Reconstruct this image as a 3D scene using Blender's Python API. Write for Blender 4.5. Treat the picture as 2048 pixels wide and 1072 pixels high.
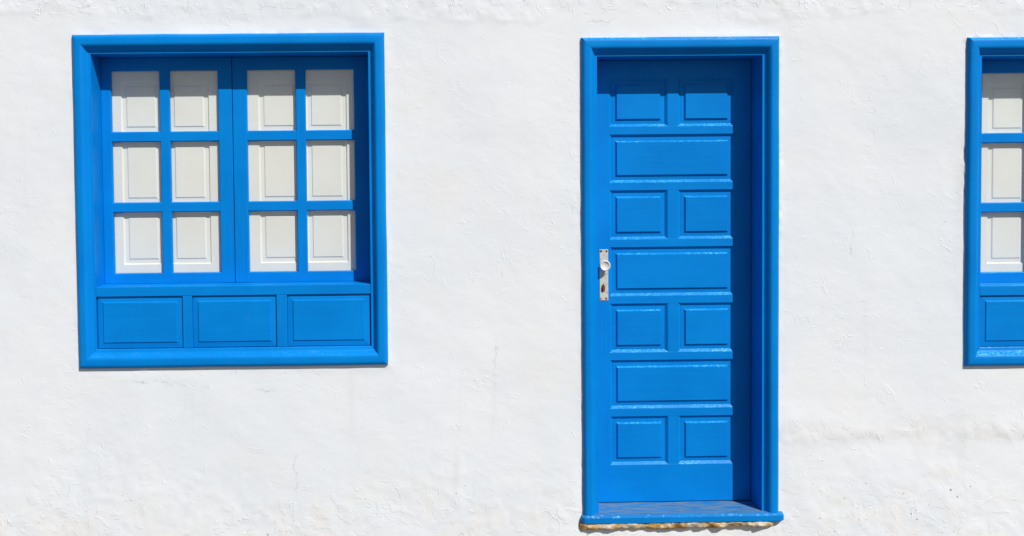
import bpy, bmesh, math, random
import numpy as np
from mathutils import Matrix, Vector

for o in list(bpy.data.objects):
    bpy.data.objects.remove(o)
scn = bpy.context.scene
COL = scn.collection
random.seed(7)

# ------------------------------------------------------------------ camera
# wall face is the plane y = 0, the street is on the -y side, x runs along the wall, z up
CAM = dict(f=1760.0, pitch=0.03046, yaw=0.014976, roll=0.010135, cx=854.91, cy=413.36, pos=(0.0, -4.0, 1.65))
def cam_axes():
    cy, sy = math.cos(CAM['yaw']), math.sin(CAM['yaw'])
    cp, sp = math.cos(CAM['pitch']), math.sin(CAM['pitch'])
    cr, sr = math.cos(CAM['roll']), math.sin(CAM['roll'])
    x = np.array([cy, -sy, 0.0]); y = np.array([sy, cy, 0.0]); z = np.array([0, 0, 1.0])
    fwd = y * cp - z * sp; up0 = y * sp + z * cp
    right = x * cr - up0 * sr; up = x * sr + up0 * cr
    return right, up, fwd
RIGHT, UP, FWD = cam_axes()
cam_d = bpy.data.cameras.new('camera')
cam = bpy.data.objects.new('camera', cam_d)
COL.objects.link(cam)
cam_d.sensor_width = 36.0
cam_d.sensor_fit = 'HORIZONTAL'
cam_d.lens = CAM['f'] / 2048.0 * 36.0
cam_d.shift_x = (1024.0 - CAM['cx']) / 2048.0
cam_d.shift_y = -(536.0 - CAM['cy']) / 2048.0
cam_d.clip_start = 0.05
cam_d.clip_end = 2000.0
m = Matrix.Identity(4)
for i in range(3):
    m[i][0], m[i][1], m[i][2], m[i][3] = RIGHT[i], UP[i], -FWD[i], CAM['pos'][i]
cam.matrix_world = m
scn.camera = cam

def unproject(u, v, y):
    """photo pixel -> (x, z) on the plane at depth y behind the wall face"""
    d = RIGHT * (u - CAM['cx']) / CAM['f'] - UP * (v - CAM['cy']) / CAM['f'] + FWD
    t = (y - CAM['pos'][1]) / d[1]
    return CAM['pos'][0] + t * d[0], CAM['pos'][2] + t * d[2]

# ------------------------------------------------------------------ sky, sun, exposure
SUN = Vector((0.70, -1.0, 1.24)).normalized()          # towards the sun
elev = math.asin(SUN.z)
azim = math.atan2(SUN.x, SUN.y)
world = bpy.data.worlds.new('World')
scn.world = world
world.use_nodes = True
wn = world.node_tree
wn.nodes.clear()
sky = wn.nodes.new('ShaderNodeTexSky')
sky.sky_type = 'NISHITA'
sky.sun_disc = False
sky.sun_elevation = elev
sky.sun_rotation = azim
sky.altitude = 0.0
bg = wn.nodes.new('ShaderNodeBackground')
bg.inputs['Strength'].default_value = 0.05
wo = wn.nodes.new('ShaderNodeOutputWorld')
wn.links.new(sky.outputs[0], bg.inputs['Color'])
wn.links.new(bg.outputs[0], wo.inputs['Surface'])
sun_d = bpy.data.lights.new('sun', 'SUN')
sun_d.energy = 4.2
sun_d.angle = math.radians(0.53)
sun_d.color = (1.0, 0.975, 0.94)
sun = bpy.data.objects.new('sun', sun_d)
COL.objects.link(sun)
sun.rotation_euler = SUN.to_track_quat('Z', 'Y').to_euler()
sun.location = (4, -6, 8)
scn.view_settings.view_transform = 'Standard'
scn.view_settings.look = 'None'
scn.view_settings.exposure = 0.10
scn.view_settings.gamma = 1.0
scn.view_settings.use_curve_mapping = False

# ------------------------------------------------------------------ node helpers
class NT:
    def __init__(self, name):
        self.mat = bpy.data.materials.new(name)
        self.mat.use_nodes = True
        self.t = self.mat.node_tree
        self.t.nodes.clear()
        self.out = self.n('ShaderNodeOutputMaterial')
    def n(self, typ, **kw):
        nd = self.t.nodes.new(typ)
        for k, v in kw.items():
            setattr(nd, k, v)
        return nd
    def l(self, a, b):
        self.t.links.new(a, b)
    def put(self, sock, v):
        if isinstance(v, bpy.types.NodeSocket):
            self.l(v, sock)
        else:
            sock.default_value = v
    def math(self, op, a, b=None, c=None, clamp=False):
        nd = self.n('ShaderNodeMath', operation=op)
        nd.use_clamp = clamp
        self.put(nd.inputs[0], a)
        if b is not None: self.put(nd.inputs[1], b)
        if c is not None: self.put(nd.inputs[2], c)
        return nd.outputs[0]
    def noise(self, vec, scale, detail=2.0, rough=0.5, dist=0.0):
        nd = self.n('ShaderNodeTexNoise')
        self.l(vec, nd.inputs['Vector'])
        nd.inputs['Scale'].default_value = scale
        nd.inputs['Detail'].default_value = detail
        nd.inputs['Roughness'].default_value = rough
        nd.inputs['Distortion'].default_value = dist
        return nd.outputs['Fac']
    def ramp(self, v, a, b, lo=0.0, hi=1.0, smooth=True):
        nd = self.n('ShaderNodeMapRange')
        nd.interpolation_type = 'SMOOTHSTEP' if smooth else 'LINEAR'
        nd.clamp = True if not smooth else nd.clamp
        self.put(nd.inputs['Value'], v)
        nd.inputs['From Min'].default_value = a
        nd.inputs['From Max'].default_value = b
        nd.inputs['To Min'].default_value = lo
        nd.inputs['To Max'].default_value = hi
        return nd.outputs['Result']
    def mix(self, f, a, b):
        nd = self.n('ShaderNodeMix', data_type='RGBA')
        self.put(nd.inputs['Factor'], f)
        for s, v in ((nd.inputs[6], a), (nd.inputs[7], b)):
            if isinstance(v, bpy.types.NodeSocket): self.l(v, s)
            else: s.default_value = (v[0], v[1], v[2], 1.0)
        return nd.outputs[2]
    def mapping(self, vec, scale=(1, 1, 1), loc=(0, 0, 0), rot=(0, 0, 0)):
        nd = self.n('ShaderNodeMapping')
        self.l(vec, nd.inputs['Vector'])
        nd.inputs['Scale'].default_value = scale
        nd.inputs['Location'].default_value = loc
        nd.inputs['Rotation'].default_value = rot
        return nd.outputs['Vector']
    def bump(self, h, strength, dist, normal=None):
        nd = self.n('ShaderNodeBump')
        self.l(h, nd.inputs['Height'])
        nd.inputs['Strength'].default_value = strength
        nd.inputs['Distance'].default_value = dist
        if normal is not None: self.l(normal, nd.inputs['Normal'])
        return nd.outputs['Normal']
    def principled(self, color, rough, normal=None, spec=0.5, metallic=0.0):
        b = self.n('ShaderNodeBsdfPrincipled')
        if isinstance(color, bpy.types.NodeSocket): self.l(color, b.inputs['Base Color'])
        else: b.inputs['Base Color'].default_value = (*color, 1.0)
        self.put(b.inputs['Roughness'], rough)
        b.inputs['Specular IOR Level'].default_value = spec
        b.inputs['Metallic'].default_value = metallic
        if normal is not None: self.l(normal, b.inputs['Normal'])
        self.l(b.outputs[0], self.out.inputs['Surface'])
        return b

def mat_paint(name, wear_glint, upright=False):
    """oil-painted wood: brushed gloss paint, chalking and sun glints put into the colour of upward ledges"""
    k = NT(name)
    co = k.n('ShaderNodeTexCoord').outputs['Object']
    geo = k.n('ShaderNodeNewGeometry')
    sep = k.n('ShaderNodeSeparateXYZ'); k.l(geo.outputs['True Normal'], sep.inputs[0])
    big = k.noise(co, 3.1, 3, 0.55)
    fine = k.noise(co, 60, 3, 0.6)
    base = k.mix(k.ramp(big, 0.3, 0.7), (0.0004, 0.188, 0.590), (0.0007, 0.222, 0.665))
    brush = k.noise(k.mapping(co, (9, 6, 0.35) if upright else (0.35, 6, 9)), 11, 5, 0.7)
    base = k.mix(k.ramp(brush, 0.40, 0.66, 0, 0.45), base, (0.0012, 0.234, 0.655))
    base = k.mix(k.ramp(fine, 0.55, 0.75, 0, 0.20), base, (0.0006, 0.150, 0.480))
    # chalky ledges, with sun glints painted into the colour of upward faces
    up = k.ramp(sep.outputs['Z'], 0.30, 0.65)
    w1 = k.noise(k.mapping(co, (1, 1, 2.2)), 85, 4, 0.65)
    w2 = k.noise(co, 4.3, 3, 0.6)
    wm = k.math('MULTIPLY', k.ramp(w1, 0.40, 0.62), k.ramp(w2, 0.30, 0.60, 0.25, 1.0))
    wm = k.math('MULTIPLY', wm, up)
    wm = k.math('MULTIPLY', wm, wear_glint)
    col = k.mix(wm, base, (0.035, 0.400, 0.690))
    gl = k.math('MULTIPLY', k.math('MULTIPLY', k.ramp(w1, 0.55, 0.68), k.ramp(w2, 0.46, 0.62)), k.math('MULTIPLY', up, wear_glint))
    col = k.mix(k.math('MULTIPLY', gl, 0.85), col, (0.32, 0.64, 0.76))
    # small scuffs and flakes
    ch = k.math('MULTIPLY', k.ramp(k.noise(co, 38, 3, 0.6), 0.70, 0.73), k.ramp(w2, 0.45, 0.6))
    col = k.mix(k.math('MULTIPLY', ch, 0.55), col, (0.05, 0.16, 0.30))
    gr = k.noise(k.mapping(co, (1.0, 1.0, 1.0)), 150, 3, 0.6)
    wav = k.noise(co, 14, 2, 0.5)
    h = k.math('ADD', k.math('MULTIPLY', gr, 0.22), k.math('MULTIPLY_ADD', brush, 0.30, wav))
    nrm = k.bump(h, 0.35, 0.0022)
    rgh = k.ramp(fine, 0.3, 0.7, 0.33, 0.50, smooth=False)
    k.principled(col, rgh, nrm, spec=0.10)
    return k.mat

def mat_white():
    k = NT('white_shutter_paint')
    co = k.n('ShaderNodeTexCoord').outputs['Object']
    a = k.noise(co, 5, 4, 0.6)
    col = k.mix(k.ramp(a, 0.35, 0.7), (0.835, 0.835, 0.80), (0.815, 0.80, 0.75))
    stain = k.ramp(k.noise(co, 30, 3, 0.6), 0.70, 0.80)
    col = k.mix(k.math('MULTIPLY', stain, 0.35), col, (0.42, 0.31, 0.20))
    nrm = k.bump(k.noise(co, 90, 3, 0.6), 0.2, 0.001)
    k.principled(col, 0.5, nrm, spec=0.35)
    return k.mat

def mat_glass():
    k = NT('window_glass')
    fr = k.n('ShaderNodeFresnel'); g_ = k.n('ShaderNodeNewGeometry'); k.l(k.math('MULTIPLY_ADD', g_.outputs['Backfacing'], 1 / 1.5 - 1.5, 1.5), fr.inputs['IOR'])
    tr = k.n('ShaderNodeBsdfTransparent'); tr.inputs['Color'].default_value = (0.99, 0.995, 0.99, 1)
    gl = k.n('ShaderNodeBsdfGlossy'); gl.inputs['Roughness'].default_value = 0.02
    mx = k.n('ShaderNodeMixShader')
    k.l(fr.outputs[0], mx.inputs[0]); k.l(tr.outputs[0], mx.inputs[1]); k.l(gl.outputs[0], mx.inputs[2])
    k.l(mx.outputs[0], k.out.inputs['Surface'])
    return k.mat

def mat_plaster():
    k = NT('whitewashed_plaster')
    co = k.n('ShaderNodeTexCoord').outputs['Object']
    sep = k.n('ShaderNodeSeparateXYZ'); k.l(co, sep.inputs[0])
    X, Z = sep.outputs['X'], sep.outputs['Z']
    # ---- where the coat is rough: foot of the wall, a lift line beside the door, the top lift
    low = k.ramp(k.math('ADD', Z, k.math('MULTIPLY', k.noise(co, 3, 3, 0.5), 0.35)), 0.28, 0.52, 1.0, 0.0)
    lift_n = k.math('MULTIPLY', k.math('SUBTRACT', k.noise(co, 2.3, 3, 0.6), 0.5), 0.16)
    lift_d = k.math('ABSOLUTE', k.math('SUBTRACT', k.math('ADD', Z, lift_n), 0.475))
    lift = k.math('MULTIPLY', k.ramp(lift_d, 0.015, 0.07, 1.0, 0.0), k.ramp(X, 1.60, 1.75))
    top_n = k.math('MULTIPLY', k.math('SUBTRACT', k.noise(co, 2.9, 3, 0.6), 0.5), 0.14)
    top = k.ramp(k.math('ADD', Z, top_n), 2.375, 2.42)
    patch = k.ramp(k.noise(co, 1.7, 3, 0.6), 0.46, 0.66)
    rough = k.math('MAXIMUM', k.math('MAXIMUM', low, lift), k.math('MAXIMUM', top, k.math('MULTIPLY', patch, 0.55)))
    # ---- relief
    warp = k.n('ShaderNodeVectorMath', operation='ADD')
    wn_ = k.n('ShaderNodeTexNoise'); k.l(co, wn_.inputs['Vector']); wn_.inputs['Scale'].default_value = 5.0; wn_.inputs['Detail'].default_value = 2
    sc = k.n('ShaderNodeVectorMath', operation='SCALE'); k.l(wn_.outputs['Color'], sc.inputs[0]); sc.inputs['Scale'].default_value = 0.16
    k.l(co, warp.inputs[0]); k.l(sc.outputs[0], warp.inputs[1])
    wco = warp.outputs[0]
    sway = k.noise(k.mapping(co, (1, 1, 1.5), rot=(0, 0.5, 0)), 3.2, 3, 0.5)
    trowel = k.noise(k.mapping(wco, (1.0, 1, 2.0), rot=(0, 0.7, 0)), 13, 3, 0.55)
    # whitewash flakes: thin ledges where one coat ends over another
    fl = k.noise(wco, 20, 2.5, 0.5)
    flake = k.ramp(fl, 0.57, 0.585)
    fl2 = k.noise(k.mapping(wco, (1, 1, 0.6), loc=(7.3, 2.1, 4.4), rot=(0, 0.9, 0)), 15, 2, 0.5)
    nick = k.ramp(k.math('ABSOLUTE', k.math('SUBTRACT', fl2, 0.5)), 0.004, 0.022, 1.0, 0.0)
    spot = k.ramp(k.noise(k.mapping(co, (1, 1, 1), loc=(2.3, 8.1, 1.4)), 9, 3, 0.6), 0.54, 0.64)
    flake2 = k.math('MULTIPLY', nick, spot)
    pit = k.ramp(k.noise(k.mapping(co, (1, 1, 1), loc=(1.7, 5, 9)), 55, 1.5, 0.5), 0.745, 0.785)
    grain = k.noise(co, 130, 3, 0.6)
    h = k.math('MULTIPLY', sway, 0.20)
    h = k.math('MULTIPLY_ADD', trowel, 0.070, h)
    rm = k.math('MULTIPLY_ADD', rough, 0.50, 0.03)
    rk = k.math('MULTIPLY_ADD', rough, 0.6, 0.4)
    h = k.math('MULTIPLY_ADD', k.math('MULTIPLY', flake, rm), 0.085, h)
    h = k.math('MULTIPLY_ADD', k.math('MULTIPLY', flake2, rk), 0.090, h)
    h = k.math('MULTIPLY_ADD', k.math('MULTIPLY', pit, k.math('MULTIPLY_ADD', rough, 0.7, 0.3)), -0.16, h)
    h = k.math('MULTIPLY_ADD', grain, 0.012, h)
    # ---- hairline cracks (x0, z0, z1, wander, lean)
    crack = None
    wander = k.noise(co, 14, 6, 0.75)
    broken = k.ramp(k.noise(co, 12, 2, 0.5), 0.42, 0.54)
    for i, (px, pz0, pz1, wob, lean) in enumerate(CRACKS):
        wv = wander
        xc = k.math('MULTIPLY_ADD', k.math('SUBTRACT', wv, 0.5), wob, px)
        xc = k.math('MULTIPLY_ADD', k.math('SUBTRACT', Z, pz0), lean, xc)
        d = k.math('ABSOLUTE', k.math('SUBTRACT', X, xc))
        c = k.ramp(d, 0.0004, 0.0020, 1.0, 0.0)
        c = k.math('MULTIPLY', c, k.ramp(Z, pz0, pz0 + 0.03))
        c = k.math('MULTIPLY', c, k.ramp(Z, pz1 - 0.04, pz1, 1.0, 0.0))
        c = k.math('MULTIPLY', c, broken)
        crack = c if crack is None else k.math('MAXIMUM', crack, c)
    for (xa_, za_, xb_, zb_) in HCRACKS:
        ln = (zb_ - za_) / (xb_ - xa_)
        zc = k.math('MULTIPLY_ADD', k.math('SUBTRACT', X, xa_), ln, k.math('MULTIPLY_ADD', k.math('SUBTRACT', wander, 0.5), 0.10, za_))
        c = k.ramp(k.math('ABSOLUTE', k.math('SUBTRACT', Z, zc)), 0.0006, 0.0026, 1.0, 0.0)
        c = k.math('MULTIPLY', c, k.math('MULTIPLY', k.ramp(X, xa_, xa_ + 0.03), k.ramp(X, xb_ - 0.04, xb_, 1.0, 0.0)))
        crack = k.math('MAXIMUM', crack, k.math('MULTIPLY', c, broken))
    h = k.math('MULTIPLY_ADD', crack, -0.045, h)
    nrm = k.bump(h, 1.0, 0.012)
    # ---- colour: whitewash over older, greyer coats; brown chips near the foot
    tone = k.noise(co, 1.1, 4, 0.6)
    col = k.mix(k.ramp(tone, 0.3, 0.7), (0.745, 0.778, 0.812), (0.795, 0.812, 0.828))
    warm = k.ramp(k.noise(k.mapping(co, (1, 1, 1), loc=(3, 3, 3)), 2.2, 4, 0.65), 0.52, 0.78)
    col = k.mix(k.math('MULTIPLY', warm, 0.75), col, (0.80, 0.785, 0.765))
    foot = k.math('MULTIPLY', low, k.ramp(k.noise(co, 6, 4, 0.65), 0.42, 0.7))
    col = k.mix(k.math('MULTIPLY', foot, 0.30), col, (0.82, 0.755, 0.66))
    col = k.mix(k.math('MULTIPLY', lift, 0.28), col, (0.66, 0.64, 0.62))
    streak = k.ramp(k.noise(k.mapping(co, (1, 1, 0.10)), 9, 4, 0.6), 0.60, 0.78)
    col = k.mix(k.math('MULTIPLY', streak, 0.30), col, (0.66, 0.65, 0.63))
    chip = k.math('MULTIPLY', pit, k.math('MULTIPLY_ADD', low, 0.85, k.math('MULTIPLY', rough, 0.10)))
    col = k.mix(chip, col, (0.36, 0.22, 0.12))
    col = k.mix(k.math('MULTIPLY', crack, 0.22), col, (0.42, 0.38, 0.34))
    k.principled(col, 0.85, nrm, spec=0.15)
    return k.mat

def mat_mortar():
    k = NT('exposed_mortar')
    co = k.n('ShaderNodeTexCoord').outputs['Object']
    a = k.noise(co, 11, 4, 0.65)
    b = k.noise(co, 38, 4, 0.65)
    col = k.mix(k.ramp(a, 0.42, 0.6), (0.64, 0.54, 0.40), (0.47, 0.28, 0.08))
    col = k.mix(k.ramp(b, 0.56, 0.66), col, (0.70, 0.64, 0.56))
    col = k.mix(k.ramp(k.noise(co, 70, 2, 0.5), 0.66, 0.72), col, (0.10, 0.045, 0.015))
    nrm = k.bump(b, 0.8, 0.006)
    k.principled(col, 0.9, nrm, spec=0.1)
    return k.mat

def mat_plate():
    k = NT('rusted_lock_plate')
    co = k.n('ShaderNodeTexCoord').outputs['Object']
    a = k.noise(co, 55, 4, 0.65)
    col = k.mix(k.ramp(a, 0.35, 0.6), (0.50, 0.50, 0.42), (0.60, 0.58, 0.47))
    col = k.mix(k.ramp(k.noise(co, 60, 4, 0.7), 0.56, 0.72), col, (0.33, 0.17, 0.06))
    k.principled(col, 0.38, k.bump(a, 0.3, 0.001), spec=0.5)
    return k.mat

def mat_simple(name, color, rough, spec=0.5, nscale=60, amp=0.12, metallic=0.0):
    k = NT(name)
    co = k.n('ShaderNodeTexCoord').outputs['Object']
    a = k.noise(co, nscale, 3, 0.6)
    lo = tuple(c * (1 - amp) for c in color); hi = tuple(min(1, c * (1 + amp)) for c in color)
    k.principled(k.mix(k.ramp(a, 0.3, 0.7), lo, hi), rough, k.bump(a, 0.2, 0.001), spec, metallic)
    return k.mat

def mat_ground():
    k = NT('dusty_pavement')
    co = k.n('ShaderNodeTexCoord').outputs['Object']
    a = k.noise(co, 1.3, 5, 0.6); b = k.noise(co, 40, 4, 0.6)
    col = k.mix(k.ramp(a, 0.3, 0.7), (0.135, 0.12, 0.105), (0.19, 0.17, 0.15))
    col = k.mix(k.ramp(b, 0.35, 0.7, 0, 0.5), col, (0.11, 0.10, 0.09))
    k.principled(col, 0.9, k.bump(b, 0.6, 0.01), spec=0.2)
    return k.mat

CRACKS = []
def crack_px(u, v0, v1, wob, du=0):
    x0, z1 = unproject(u, v0, 0); x1, z0 = unproject(u + du, v1, 0)
    CRACKS.append((x1, z0, z1, wob, (x0 - x1) / max(1e-3, (z1 - z0))))
HCRACKS = [unproject(190, 757, 0) + unproject(590, 788, 0), unproject(1165, 47, 0) + unproject(1240, 38, 0)]
crack_px(996, 655, 745, 0.13, -6)
crack_px(590, 900, 990, 0.10)
crack_px(1003, 470, 560, 0.07)
crack_px(1703, 450, 520, 0.08)
crack_px(110, 690, 748, 0.10, 42)

MAT = dict(paint_up=mat_paint('blue_gloss_paint_upright_grain', 0.14, True), worn_up=mat_paint('weathered_glinted_blue_paint_upright_grain', 0.95, True),
           paint=mat_paint('blue_gloss_paint', 0.14), worn=mat_paint('weathered_glinted_blue_paint', 0.95),  # weathered pair also carries stronger painted sun glints on its ledges
           white=mat_white(), glass=mat_glass(), plaster=mat_plaster(), mortar=mat_mortar(), plate=mat_plate(),
           rust=mat_simple('rust', (0.20, 0.045, 0.015), 0.8, 0.2, 400, 0.5),
           dark=mat_simple('keyhole_dark', (0.03, 0.015, 0.01), 0.9, 0.1),
           knob=mat_simple('cream_enamel', (0.70, 0.68, 0.59), 0.22, 0.5, 90, 0.05),
           grey=mat_simple('weathered_wood', (0.30, 0.25, 0.20), 0.8, 0.2, 30, 0.3),
           ground=mat_ground())

# ------------------------------------------------------------------ mesh helpers
class MB:
    def __init__(self):
        self.v, self.f = [], []
    def rings(self, rings, back=False):
        """nested rectangles (x0, x1, z0, z1, y) listed from the back to the front, closed at the front"""
        b = len(self.v)
        for (x0, x1, z0, z1, y) in rings:
            self.v += [(x0, y, z0), (x1, y, z0), (x1, y, z1), (x0, y, z1)]
        for i in range(len(rings) - 1):
            for j in range(4):
                a, c = b + i * 4 + j, b + i * 4 + (j + 1) % 4
                self.f.append((a, c, c + 4, a + 4))
        t = b + (len(rings) - 1) * 4
        self.f.append((t, t + 1, t + 2, t + 3))
        self.f.append((b + 3, b + 2, b + 1, b))
        return self
    def bar(self, x0, x1, z0, z1, yf, yb, ch=(0, 0, 0, 0), cd=0.0):
        l, r, bt, tp = ch
        if cd > 0:
            return self.rings([(x0, x1, z0, z1, yb), (x0, x1, z0, z1, yf + cd), (x0 + l, x1 - r, z0 + bt, z1 - tp, yf)])
        return self.rings([(x0, x1, z0, z1, yb), (x0, x1, z0, z1, yf)])
    def build(self, name, mat, parent=None, bevel=0.0, smooth=False):
        me = bpy.data.meshes.new(name)
        me.from_pydata([tuple(map(float, p)) for p in self.v], [], self.f)
        bm = bmesh.new(); bm.from_mesh(me)
        bmesh.ops.recalc_face_normals(bm, faces=bm.faces)
        if bevel > 0:
            ed = [e for e in bm.edges if len(e.link_faces) == 2 and e.calc_face_angle(0) > 0.25]
            bmesh.ops.bevel(bm, geom=ed, offset=bevel, segments=1, affect='EDGES', clamp_overlap=True)
        bm.to_mesh(me); bm.free()
        if smooth:
            me.polygons.foreach_set('use_smooth', [True] * len(me.polygons))
        me.materials.append(mat)
        o = bpy.data.objects.new(name, me)
        COL.objects.link(o)
        if parent is not None: o.parent = parent
        return o

def thing(name, loc, label, cat, group=None):
    o = bpy.data.objects.new(name, None)
    o.empty_display_size = 0.2
    COL.objects.link(o)
    o.location = loc
    tag(o, label, cat, group)
    return o
def tag(o, label, cat, group=None, kind='thing'):
    o['label'] = label; o['category'] = cat; o['kind'] = kind
    if group: o['group'] = group

def vnoise(x, z, seed):
    """smooth value noise on arrays"""
    def hsh(i, j):
        n = (i.astype(np.int64) * 374761393 + j.astype(np.int64) * 668265263 + seed * 974711) & 0x7fffffff
        n = ((n ^ (n >> 13)) * 1274126177) & 0x7fffffff
        return ((n ^ (n >> 16)) & 0xffff) / 65535.0
    xi, zi = np.floor(x), np.floor(z)
    fx, fz = x - xi, z - zi
    fx = fx * fx * fx * (fx * (fx * 6 - 15) + 10); fz = fz * fz * fz * (fz * (fz * 6 - 15) + 10)
    a = hsh(xi, zi); b = hsh(xi + 1, zi); c = hsh(xi, zi + 1); d = hsh(xi + 1, zi + 1)
    return (a * (1 - fx) + b * fx) * (1 - fz) + (c * (1 - fx) + d * fx) * fz - 0.5
def fbm(x, z, scale, octs, seed):
    t = 0; amp = 1.0
    for i in range(octs):
        t = t + amp * vnoise(x * scale + 37.1 * i, z * scale + 11.7 * i, seed + i)
        scale *= 2.05; amp *= 0.5
    return t

# casing section: t = share of the width from the outer edge inwards, p = how far it stands proud of the wall
PROFILE = [(0.0, -0.03), (0.0, 0.002)]
for i in range(1, 8):
    a = i / 7 * math.pi / 2
    PROFILE.append((0.25 * (1 - math.cos(a)), 0.002 + 0.021 * math.sin(a)))
PROFILE += [(0.42, 0.0236), (0.50, 0.0234), (0.56, 0.0220), (0.61, 0.0190), (0.67, 0.0140), (0.73, 0.0080), (0.79, 0.0020), (0.835, -0.0022),
            (0.855, -0.0036), (0.865, -0.0040), (0.978, -0.0042), (1.0, -0.0060)]
LIP = 0.0050                                                    # y of the inner lip

def member(p0, p1, i0, i1, depth, name, mat, parent, seed, prof=PROFILE):
    """one mitred casing member: outer corners p0, p1 and matching inner (lip) corners i0, i1 as (x, z)"""
    n = max(6, int(math.hypot(p1[0] - p0[0], p1[1] - p0[1]) / 0.05))
    pr = prof + [(1.0, -depth)]
    mb = MB()
    rnd = np.random.RandomState(seed)
    ts = np.linspace(0, 1, n + 1)
    L = math.hypot(p1[0] - p0[0], p1[1] - p0[1])
    wob = fbm(ts * L, ts * 0 + seed * 3.7, 6.0, 3, seed) * 0.0022
    wob[0] = wob[-1] = 0
    for k, s in enumerate(ts):
        for (t, p) in pr:
            ax, az = p0[0] + (i0[0] - p0[0]) * t, p0[1] + (i0[1] - p0[1]) * t
            bx, bz = p1[0] + (i1[0] - p1[0]) * t, p1[1] + (i1[1] - p1[1]) * t
            x, z = ax + (bx - ax) * s, az + (bz - az) * s
            w = wob[k] * (1 - t) ** 2
            nx, nz = (p0[0] + p1[0]) / 2 - (i0[0] + i1[0]) / 2, (p0[1] + p1[1]) / 2 - (i0[1] + i1[1]) / 2
            ln = math.hypot(nx, nz)
            mb.v.append((x + nx / ln * w, -p + (w * 0.25 if p > 0 else 0), z + nz / ln * w))
    q = len(pr)
    for k in range(n):
        for j in range(q - 1):
            a = k * q + j
            mb.f.append((a, a + 1, a + q + 1, a + q))
    o = mb.build(name, mat, parent)
    me = o.data
    me.polygons.foreach_set('use_smooth', [(i % (q - 1)) < 15 and (i % (q - 1)) > 0 for i in range(len(me.polygons))])
    return o

# ------------------------------------------------------------------ ground
GZ = -0.10
gm = MB()
S = 400.0
gm.v = [(-S, -S, GZ), (S, -S, GZ), (S, S, GZ), (-S, S, GZ)]; gm.f = [(0, 1, 2, 3)]
g = gm.build('ground', MAT['ground'])
g['kind'] = 'structure'; g['label'] = 'pale dusty pavement running along the foot of the wall'

# ------------------------------------------------------------------ layout of the openings (outer edges of the casings)
WIN = dict(x0=-1.5273, x1=-0.1270, z0=0.8087, z1=2.3172)
DOOR = dict(x0=0.7632, x1=1.6658, z0=0.1040, z1=2.2869)
W2 = (4.0555, -0.0430)                                          # second window: same joinery further along
HOLES = [(WIN['x0'], WIN['x1'], WIN['z0'], WIN['z1']), (DOOR['x0'], DOOR['x1'], 0.060, DOOR['z1']),
         (WIN['x0'] + W2[0], WIN['x1'] + W2[0], WIN['z0'] + W2[1], WIN['z1'] + W2[1])]

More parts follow.
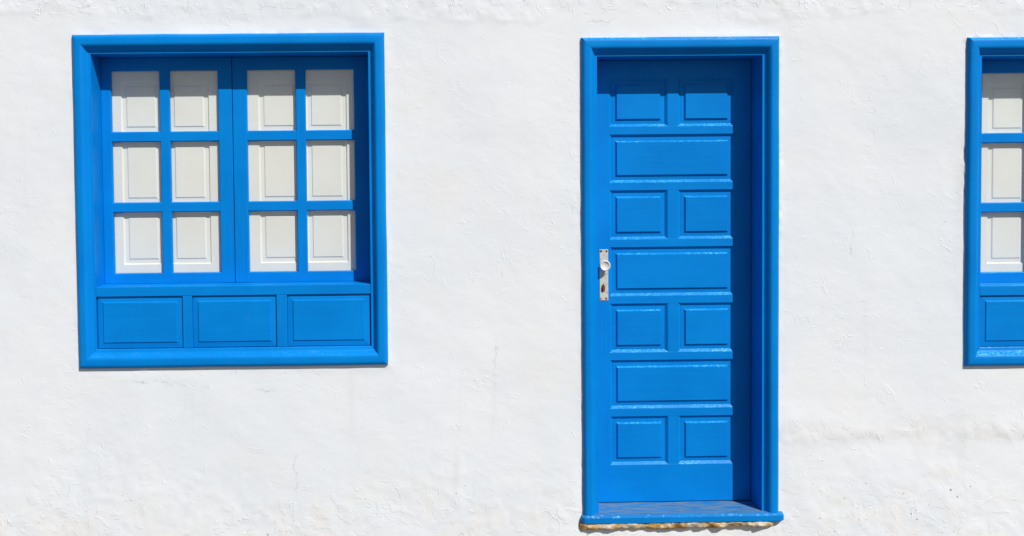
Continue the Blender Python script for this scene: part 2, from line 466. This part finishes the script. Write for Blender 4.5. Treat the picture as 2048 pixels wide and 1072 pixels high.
# ------------------------------------------------------------------ the house shell: front wall plus unseen sides, back, roof and floor
def build_house():
    inset = 0.012
    holes = [(a + inset, b - inset, c + inset, d - inset) for (a, b, c, d) in HOLES]
    step = 0.008
    xa, xb, za, zb = -2.6, 4.6, GZ - 0.05, 3.3
    def axis(lo, hi, fixed, extra):
        pts = sorted(set([lo, hi] + fixed))
        out = []
        for a, b in zip(pts[:-1], pts[1:]):
            n = max(1, int(round((b - a) / step)))
            out += list(np.linspace(a, b, n + 1)[:-1])
        return np.array(extra[0] + out + [hi] + extra[1])
    xs = axis(xa, xb, [h[0] for h in holes] + [h[1] for h in holes], ([-6.5, -5, -4, -3.2, -2.9], [4.9, 5.3, 6.2, 7.5]))
    zs = axis(za, 2.62, [h[2] for h in holes] + [h[3] for h in holes], ([], [2.66, 2.75, 2.9, 3.1, 3.3]))
    Xg, Zg = np.meshgrid(xs, zs, indexing='ij')
    nx, nz = Xg.shape
    # relief: long swells of a hand-floated coat, lumps, rough lifts
    y = fbm(Xg, Zg, 1.3, 3, 3) * 0.009 + fbm(Xg * 0.8 + Zg * 0.5, Zg, 6.0, 3, 21) * 0.0010
    low = np.clip((0.40 - Zg + fbm(Xg, Zg, 2.0, 3, 5) * 0.3) / 0.2, 0, 1)
    lift = np.exp(-((Zg - 0.475 + fbm(Xg, Zg * 0.3, 1.6, 3, 8) * 0.08) / 0.035) ** 2) * np.clip((Xg - 1.62) / 0.15, 0, 1)
    top = np.clip((Zg - 2.39 + fbm(Xg, Zg, 2.5, 3, 15) * 0.1) / 0.03, 0, 1)
    y += fbm(Xg, Zg, 17, 4, 31) * (0.0005 + 0.0014 * low + 0.0026 * lift + 0.0020 * top)
    y += -0.0012 * top - 0.0022 * lift
    y += (0.62 - Zg).clip(0, 0.7) * -0.010 * np.clip((Xg - 1.5) / 0.3, 0, 1)
    # plaster lapping unevenly against the joinery
    for (a, b, c, d) in HOLES:
        dx = np.maximum(np.maximum(a - Xg, Xg - b), 0); dz = np.maximum(np.maximum(c - Zg, Zg - d), 0)
        dist = np.hypot(dx, dz)
        near = np.exp(-(dist / 0.03) ** 2)
        y = y * (1 - 0.85 * near) + near * fbm(Xg, Zg, 9, 3, 44) * 0.0024
        rim = np.exp(-(dist / 0.010) ** 2)
        y += rim * (fbm(Xg, Zg, 30, 3, 57) * np.clip(fbm(Xg, Zg, 3.5, 2, 91) * 2.5, 0, 1) * 0.006 - 0.0006)
    fade = np.clip((Xg + 3.2) / 0.5, 0, 1) * np.clip((5.2 - Xg) / 0.5, 0, 1) * np.clip((3.0 - Zg) / 0.25, 0, 1)
    y *= fade
    V = np.stack([Xg, y, Zg], -1).reshape(-1, 3)
    idx = np.arange(nx * nz).reshape(nx, nz)
    cxm = (xs[:-1] + xs[1:]) / 2; czm = (zs[:-1] + zs[1:]) / 2
    keep = np.ones((nx - 1, nz - 1), bool)
    for (a, b, c, d) in holes:
        keep &= ~(((cxm > a) & (cxm < b))[:, None] & ((czm > c) & (czm < d))[None, :])
    A = idx[:-1, :-1][keep]; B = idx[1:, :-1][keep]; C = idx[1:, 1:][keep]; D = idx[:-1, 1:][keep]
    faces = np.stack([A, B, C, D], -1)
    n0 = len(V)
    # the rest of the house: sides, back, flat roof, floor; and the returns of the openings
    x0, x1, z0, z1, yd = xs[0], xs[-1], zs[0], zs[-1], 4.5
    extra = [(x0, 0, z0), (x1, 0, z0), (x1, 0, z1), (x0, 0, z1), (x0, yd, z0), (x1, yd, z0), (x1, yd, z1), (x0, yd, z1)]
    ef = [(0, 3, 7, 4), (1, 5, 6, 2), (4, 7, 6, 5), (3, 2, 6, 7), (0, 4, 5, 1)]
    ef = [tuple(n0 + i for i in f) for f in ef]
    for (a, b, c, d) in holes:
        k = n0 + len(extra)
        extra += [(a, 0.004, c), (b, 0.004, c), (b, 0.004, d), (a, 0.004, d), (a, 0.4, c), (b, 0.4, c), (b, 0.4, d), (a, 0.4, d)]
        ef += [(k + i, k + (i + 1) % 4, k + 4 + (i + 1) % 4, k + 4 + i) for i in range(4)]
    me = bpy.data.meshes.new('house_shell')
    allv = np.concatenate([V, np.array(extra)])
    allf = np.concatenate([faces, np.array(ef)])
    me.vertices.add(len(allv)); me.vertices.foreach_set('co', allv.astype(np.float32).ravel())
    me.loops.add(allf.size); me.loops.foreach_set('vertex_index', allf.astype(np.int32).ravel())
    me.polygons.add(len(allf)); me.polygons.foreach_set('loop_start', np.arange(0, allf.size, 4, dtype=np.int32))
    me.update(calc_edges=True)
    sm = np.ones(len(allf), bool); sm[len(faces):] = False
    me.polygons.foreach_set('use_smooth', sm)
    me.materials.append(MAT['plaster'])
    o = bpy.data.objects.new('house_shell', me)
    COL.objects.link(o)
    tag(o, 'white hand-plastered house, its front wall with rough patches, hairline cracks and chipped foot', 'wall')
    return o
wall = build_house()

# ------------------------------------------------------------------ the window
DW = 0.1265                                                     # sash face behind the wall face
def build_window(paint, label, sash_dx=0.0, shutter_dx=0.0):
    ox, oz = (WIN['x0'] + WIN['x1']) / 2, WIN['z0']
    r = thing('casement_window', (ox, 0, oz), label, 'window', 'blue windows beside the door')
    x0, x1, z0, z1 = WIN['x0'] - ox, WIN['x1'] - ox, 0.0, WIN['z1'] - oz
    ws, wh, wb = 0.076, 0.086, 0.085
    O = [(x0, z0), (x1, z0), (x1, z1), (x0, z1)]
    I = [(x0 + ws, z0 + wb), (x1 - ws, z0 + wb), (x1 - ws, z1 - wh), (x0 + ws, z1 - wh)]
    dep = DW + 0.07
    lowprof = [p for p in PROFILE if p[0] < 0.78] + [(0.82, 0.0010), (0.86, -0.0005), (0.97, -0.0030), (1.0, -0.0045)]
    member(O[0], O[1], I[0], I[1], dep, 'frame_sill', paint, r, 11, lowprof)
    member(O[1], O[2], I[1], I[2], dep, 'frame_jamb', paint, r, 12)
    member(O[2], O[3], I[2], I[3], dep, 'frame_head', paint, r, 13)
    member(O[3], O[0], I[3], I[0], dep, 'frame_jamb', paint, r, 14)
    lx0, lx1, lz0, lz1 = I[0][0], I[1][0], I[0][1], I[2][1]
    # levels taken from the photograph on the sash plane
    def zz(v, y, u=400): return unproject(u, v, y)[1] - oz
    def xx(u, y, v=330): return unproject(u, v, y)[0] - ox
    sill_z = zz(572, 0.0, 440)
    # apron: top rail, two mullions, three fielded panels over a backing board
    ya = 0.0062
    ap = MB().bar(lx0 + .0005, lx1 - .0005, lz0 + .0005, sill_z - 0.05, 0.0240, 0.038).build('apron', paint, r)
    rail_b = zz(591.5, 0.0, 440)
    MB().bar(lx0 + .0005, lx1 - .0005, rail_b, sill_z, ya, DW + 0.03).build('apron_rail', paint, ap, 0.0018)
    edges = [lx0 + 0.004, xx(365, 0, 650), xx(384, 0, 650), xx(553, 0, 650), xx(574, 0, 650), lx1 - 0.004]
    for a, b in ((edges[1], edges[2]), (edges[3], edges[4])):
        MB().bar(a, b, lz0 + .001, rail_b, ya + 0.0006, 0.0240).build('apron_mullion', paint, ap, 0.0015)
    for i in range(3):
        a, b = edges[2 * i] + 0.0015, edges[2 * i + 1] - 0.0015
        c, d = lz0 + 0.003, rail_b - 0.001
        s = 0.0235
        MB().rings([(a, b, c, d, 0.0240), (a, b, c, d, 0.0160), (a + s, b - s, c + s, d - s, 0.0128),
                    (a + s + .004, b - s - .004, c + s + .004, d - s - .004, 0.0085)]).build('apron_panel', paint, ap)
    # sashes
    mid = (lx0 + lx1) / 2 - 0.0155 + sash_dx
    yf = DW
    yb = DW + 0.017
    mw = 0.0475
    rows = [(zz(262, yf), zz(140.5, yf)), (zz(403.5, yf), zz(283, yf)), (zz(545, yf), zz(424, yf))]
    for side in (0, 1):
        a, b = (lx0 + 0.001, mid - 0.0016) if side == 0 else (mid + 0.0016, lx1 - 0.001)
        yo = 0.0 if side == 0 else 0.0012
        top, bot = lz1 - 0.002, sill_z + 0.0012
        sm = MB()
        cc = 0.0045
        so, si = (0.0455 + sash_dx, 0.066) if side == 0 else (0.066, 0.0735 - sash_dx)
        sm.bar(a, a + so, bot, top, yf + yo, yb, (0, cc, 0, 0), 0.005)
        sm.bar(b - si, b, bot, top, yf + yo, yb, (cc, 0, 0, 0), 0.005)
        sash = sm.build('sash', paint, r, 0.0008)
        MB().bar(a + so - cc, b - si + cc, rows[0][1], top, yf + yo + .0006, yb, (0, 0, cc, 0), 0.005).build('sash_rail', paint, sash)
        MB().bar(a + so - cc, b - si + cc, bot, rows[2][0], yf + yo + .0006, yb, (0, 0, 0, cc), 0.005).build('sash_rail', paint, sash)
        cx = (a + so + b - si) / 2
        MB().bar(cx - mw / 2, cx + mw / 2, rows[2][0] - cc, rows[0][1] + cc, yf + yo + .0004, yb, (cc, cc, 0, 0), 0.005).build('muntin', paint, sash)
        cols = [(a + so, cx - mw / 2), (cx + mw / 2, b - si)]
        for k in range(2):
            for (ca, cb) in cols:
                MB().bar(ca - cc, cb + cc, rows[k + 1][1], rows[k][0], yf + yo + .001, yb - .0004, (0, 0, cc, cc), 0.005).build('muntin', paint, sash)
        for (zb_, zt) in rows:
            for (ca, cb) in cols:
                MB().bar(ca - .003, cb + .003, zb_ - .003, zt + .003, yf + 0.0105, yf + 0.0135).build('glass_pane', MAT['glass'], sash)
        # inner shutter: white frame with six fielded panels
        ys = DW + 0.0215
        sh = MB().bar(a, b, bot, top, ys + 0.008, ys + 0.022).build('shutter', MAT['white'], r)
        if side == 0:
            pc = [(xx(246, ys), xx(322, ys)), (xx(341, ys), xx(418, ys))]
        else:
            pc = [(xx(520, ys), xx(597, ys)), (xx(615, ys), xx(693, ys))]
        pc = [(p_ + shutter_dx, q_ + shutter_dx) for (p_, q_) in pc]
        pr = [(zz(262, ys), zz(163, ys)), (zz(404, ys), zz(284, ys)), (zz(526, ys), zz(425, ys))]
        c3 = 0.004
        xsv = [a, pc[0][0], pc[0][1], pc[1][0], pc[1][1], b]
        for i in (0, 2, 4):
            MB().bar(xsv[i], xsv[i + 1], bot, top, ys, ys + .009, (0 if i == 0 else c3, 0 if i == 4 else c3, 0, 0), 0.006).build('shutter_stile', MAT['white'], sh)
        zsv = [bot, pr[2][0], pr[2][1], pr[1][0], pr[1][1], pr[0][0], pr[0][1], top]
        for i in (0, 2, 4, 6):
            for (ca, cb) in pc:
                MB().bar(ca - c3, cb + c3, zsv[i], zsv[i + 1], ys + .0003, ys + .009, (0, 0, 0 if i == 0 else c3, 0 if i == 6 else c3), 0.006).build('shutter_rail', MAT['white'], sh)
        for (zb_, zt) in pr:
            for (ca, cb) in pc:
                s = 0.019
                MB().rings([(ca, cb, zb_, zt, ys + .0085), (ca, cb, zb_, zt, ys + .0072), (ca + s, cb - s, zb_ + s, zt - s, ys + 0.0066),
                            (ca + s + .005, cb - s - .005, zb_ + s + .005, zt - s - .005, ys + 0.0030)]).build('shutter_panel', MAT['white'], sh)
    return r
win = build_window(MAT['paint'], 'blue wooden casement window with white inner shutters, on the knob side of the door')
win2 = build_window(MAT['worn'], 'blue wooden casement window with chalky worn mouldings and painted-on sun glints, on the hinge side of the door', 0.038, 0.040)
win2.location = (win.location.x + W2[0], 0, win.location.z + W2[1])

# ------------------------------------------------------------------ the door
DD = 0.1320                                                     # leaf face behind the wall face
def build_door(paint):
    ox, oz = (DOOR['x0'] + DOOR['x1']) / 2, DOOR['z0']
    r = thing('panelled_door', (ox, 0, oz), 'blue panelled wooden door with cream knob and rusty lock plate', 'door')
    x0, x1, z0, z1 = DOOR['x0'] - ox, DOOR['x1'] - ox, 0.0, DOOR['z1'] - oz
    ws, wh = 0.0735, 0.0855
    lx0, lx1, lz1 = x0 + ws, x1 - ws, z1 - wh
    dep = DD + 0.06
    member((x1, z0), (x1, z1), (lx1, z0), (lx1, lz1), dep, 'frame_jamb', paint, r, 21)
    member((x1, z1), (x0, z1), (lx1, lz1), (lx0, lz1), dep, 'frame_head', paint, r, 22)
    member((x0, z1), (x0, z0), (lx0, lz1), (lx0, z0), dep, 'frame_jamb', paint, r, 23)
    # threshold: a thick board with rounded ears, worn to wood on its tread
    tb = MB()
    tx0, tx1 = x0 - 0.010, x1 + 0.022
    yfr, ybk = -0.031, DD + 0.05
    zt, zb = 0.0, -0.040
    outline = []
    rr = 0.020
    for i in range(6):
        a = math.pi + i / 5 * math.pi / 2
        outline.append((tx0 + rr + rr * math.cos(a), yfr + rr + rr * math.sin(a)))
    for i in range(6):
        a = 1.5 * math.pi + i / 5 * math.pi / 2
        outline.append((tx1 - rr + rr * math.cos(a), yfr + rr + rr * math.sin(a)))
    outline += [(tx1, 0.02), (lx1 - .0, 0.02), (lx1 - .0, ybk), (lx0 + .0, ybk), (lx0 + .0, 0.02), (tx0, 0.02)]
    n = len(outline)
    def lev(ins, z):
        b = len(tb.v)
        for i, (x, y) in enumerate(outline):
            if y < 0.019:
                cxm = (tx0 + tx1) / 2
                sx = ins if x < cxm - 0.3 else (-ins if x > cxm + 0.3 else 0)
                x, y = x + sx, y + ins
            tb.v.append((x, y, z))
        return b
    ls = [lev(0.006, zb), lev(0.0, zb + 0.006), lev(0.0, zt - 0.010), lev(0.003, zt - 0.004), lev(0.009, zt - 0.0006)]
    for p, q in zip(ls[:-1], ls[1:]):
        for i in range(n):
            j = (i + 1) % n
            tb.f.append((p + i, p + j, q + j, q + i))
    tb.f.append(tuple(ls[-1] + i for i in range(n))); tb.f.append(tuple(ls[0] + n - 1 - i for i in range(n)))
    tb.build('threshold', MAT['tread'], r)
    # leaf
    def zz(v, y=DD, u=1344): return unproject(u, v, y)[1] - oz
    def xx(u, y=DD, v=560): return unproject(u, v, y)[0] - ox
    yr = DD + 0.0115                                            # recess level
    a, b = lx0 + 0.003, lx1 - 0.003
    bot, top = zz(1002.0), lz1 - 0.002
    leaf = MB().bar(a, b, bot, top, yr, DD + 0.045).build('door_leaf', paint, r)
    sl, sr = xx(1219.5), xx(1469.5)                             # inner edges of the stile faces
    ml, mr = xx(1336.0), xx(1356.5)
    cw, cd = 0.0135, 0.0112
    MB().bar(a, sl + cw, bot, top, DD, yr, (0, cw, 0, 0), cd).build('stile', paint, leaf)
    MB().bar(sr - cw, b, bot, top, DD, yr, (cw, 0, 0, 0), cd).build('stile', paint, leaf)
    # rail faces, from the top: (top v, bottom v) on the leaf plane
    rails = [(None, 155.5)] + [(k[0], k[1]) for k in ((252.5, 268.0), (364.5, 379.5), (478.0, 493.0), (591.0, 606.0), (704.0, 719.0), (816.0, 831.5))] + [(928.5, None)]
    fz = []
    for (vt, vb) in rails:
        fz.append((zz(vt) if vt else top, zz(vb) if vb else bot))
    for i, (t_, b_) in enumerate(fz):
        first, last = i == 0, i == len(fz) - 1
        MB().bar(sl + .0002, sr - .0002, b_ - (0 if last else cw), t_ + (0 if first else cw), DD + 0.0005, yr,
                 (0, 0, 0 if last else cw, 0 if first else cw), cd - 0.0005).build('rail', paint, leaf)
    for i in range(7):
        t_, b_ = fz[i][1], fz[i + 1][0]                         # face edges of the opening
        two = i % 2 == 0
        if two:
            MB().bar(ml - cw, mr + cw, b_ + .0002, t_ - .0002, DD + 0.0009, yr, (cw, cw, 0, 0), cd - .0009).build('muntin', paint, leaf)
            cols = [(sl, ml), (mr, sr)]
        else:
            cols = [(sl, sr)]
        for (ca, cb) in cols:
            p, q, u, w = ca + cw, cb - cw, b_ + cw, t_ - cw
            s = 0.0165
            MB().rings([(p, q, u, w, yr + .004), (p, q, u, w, yr - .0012), (p + s, q - s, u + s, w - s, yr - 0.0022),
                        (p + s + .007, q - s - .007, u + s + .007, w - s - .007, DD + 0.0012)]).build('panel', paint, leaf)
    # lock plate with knob, keyhole and four rusty screws
    px0, px1 = xx(1198.8, DD, 550), xx(1216.2, DD, 550)
    pz0, pz1 = zz(601, DD, 1207), zz(499, DD, 1207)
    plate = MB().bar(px0, px1, pz0, pz1, DD - 0.003, DD + 0.001, (.002, .002, .002, .002), 0.0018).build('lock_plate', MAT['plate'], r)
    kx, kz = xx(1210.2, DD - 0.034, 532), zz(531.5, DD - 0.034, 1210)
    kb = MB()
    prof = [(0.0105, 0.0), (0.0105, -0.004), (0.0075, -0.007), (0.0072, -0.020), (0.010, -0.026), (0.019, -0.030), (0.0245, -0.036),
            (0.0262, -0.042), (0.0250, -0.0475), (0.0225, -0.0505), (0.0212, -0.0512), (0.0195, -0.0490), (0.0150, -0.0440), (0.008, -0.0405), (0.0008, -0.0395)]
    N = 28
    for (rad, yy) in prof:
        for i in range(N):
            t = 2 * math.pi * i / N
            kb.v.append((kx + rad * math.cos(t), DD - 0.003 + yy * 0.68, kz + rad * math.sin(t)))
    for j in range(len(prof) - 1):
        for i in range(N):
            kb.f.append((j * N + i, j * N + (i + 1) % N, (j + 1) * N + (i + 1) % N, (j + 1) * N + i))
    kb.f.append(tuple((len(prof) - 1) * N + i for i in range(N)))
    kb.build('knob', MAT['knob'], plate, smooth=True)
    def disc(name, u, v, ru, rv, mat, yy, lump, seed):
        cx_, cz_ = xx(u, DD, v), zz(v, DD, u)
        mb = MB(); rn = random.Random(seed); M = 14
        rim = [1 + rn.uniform(-lump, lump) for _ in range(M)]
        for lv, (k_, y_) in enumerate(((1.0, 0.0), (0.85, yy), (0.45, yy * 1.3))):
            for i in range(M):
                t = 2 * math.pi * i / M
                mb.v.append((cx_ + ru * k_ * rim[i] * math.cos(t), DD - 0.0026 + y_, cz_ + rv * k_ * rim[i] * math.sin(t)))
        for lv in range(2):
            for i in range(M):
                mb.f.append((lv * M + i, lv * M + (i + 1) % M, (lv + 1) * M + (i + 1) % M, (lv + 1) * M + i))
        mb.f.append(tuple(2 * M + i for i in range(M)))
        return mb.build(name, mat, plate)
    for i, (u, v, k_) in enumerate(((1201.8, 502.2, 1.1), (1213.0, 502.2, 1.0), (1201.5, 597.3, 0.7), (1212.0, 596.8, 1.0))):
        disc('screw', u, v, 0.0052 * k_, 0.0056 * k_, MAT['rust'], -0.0015, 0.18, i)
    disc('keyhole_cover', 1206.3, 576, 0.0092, 0.0205, MAT['rust'], -0.0022, 0.14, 9)
    disc('keyhole', 1203.9, 579, 0.0042, 0.0150, MAT['dark'], -0.0030, 0.12, 10)
    return r

def mat_tread():
    k = NT('worn_threshold_paint')
    co = k.n('ShaderNodeTexCoord').outputs['Object']
    sep = k.n('ShaderNodeSeparateXYZ'); k.l(co, sep.inputs[0])
    geo = k.n('ShaderNodeNewGeometry'); sn = k.n('ShaderNodeSeparateXYZ'); k.l(geo.outputs['True Normal'], sn.inputs[0])
    gn = k.noise(k.mapping(co, (0.5, 3.5, 3.5)), 18, 4, 0.65)
    base = k.mix(k.ramp(k.noise(co, 4, 3, 0.5), 0.3, 0.7), (0.0008, 0.178, 0.535), (0.0012, 0.214, 0.610))
    base = k.mix(k.math('MULTIPLY', k.ramp(sn.outputs['Z'], 0.8, 0.97), 0.45), base, (0.055, 0.200, 0.330))
    worn = k.math('MULTIPLY', k.ramp(gn, 0.42, 0.60), k.ramp(sn.outputs['Z'], 0.8, 0.97))
    worn = k.math('MULTIPLY', worn, k.ramp(sep.outputs['Y'], -0.03, 0.01))
    col = k.mix(k.math('MULTIPLY', worn, 0.55), base, (0.27, 0.26, 0.19))
    edge = k.math('MULTIPLY', k.ramp(sn.outputs['Z'], 0.25, 0.5), k.ramp(k.noise(co, 55, 4, 0.65), 0.55, 0.68))
    edge = k.math('MULTIPLY', edge, k.ramp(sep.outputs['Y'], 0.0, -0.03))
    col = k.mix(k.math('MULTIPLY', edge, 0.7), col, (0.26, 0.52, 0.72))
    k.principled(col, 0.55, k.bump(gn, 0.4, 0.002), spec=0.12)
    return k.mat
MAT['tread'] = mat_tread()
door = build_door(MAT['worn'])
# brush strokes follow the timber: upright members get upright grain
def grain(o):
    if o.type == 'MESH' and o.dimensions.z > o.dimensions.x * 1.3:
        for sl in o.material_slots:
            for a_, b_ in (('paint', 'paint_up'), ('worn', 'worn_up')):
                if sl.material == MAT[a_]: sl.material = MAT[b_]
    for ch in o.children: grain(ch)
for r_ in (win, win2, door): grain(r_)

# ------------------------------------------------------------------ mortar bed under the threshold (part of the wall)
def build_mortar():
    xa, _ = unproject(1158, 1050, -0.03); xb, _ = unproject(1560, 1050, -0.03)
    zt, zb = 0.0665, 0.0665 - 0.040
    nx, nz = 150, 18
    mb = MB()
    for i in range(nx + 1):
        for j in range(nz + 1):
            s, t = i / nx, j / nz
            x = xa + (xb - xa) * s
            end = min(1.0, s * (xb - xa) / 0.022) ** 0.5 * min(1.0, (1 - s) * (xb - xa) / 0.05) ** 0.5
            drop = float(fbm(np.array([x]), np.array([0.3]), 7, 3, 71)[0])
            h = (zt - zb) * (0.62 + 0.38 * end) * (1 + 0.30 * drop)
            z = zt - h * t
            bulge = 0.0355 * end * (1 - t ** 4.0)
            nzv = float(fbm(np.array([x]), np.array([z]), 26, 4, 77)[0]) * 0.013 * end
            mb.v.append((x, 0.008 - bulge - nzv, z))
    for i in range(nx):
        for j in range(nz):
            a = i * (nz + 1) + j
            mb.f.append((a, a + 1, a + nz + 2, a + nz + 1))
    o = mb.build('mortar_bed', MAT['mortar'], wall, smooth=True)
    o['label'] = 'brown crumbling mortar exposed under the door threshold'
    return o
build_mortar()
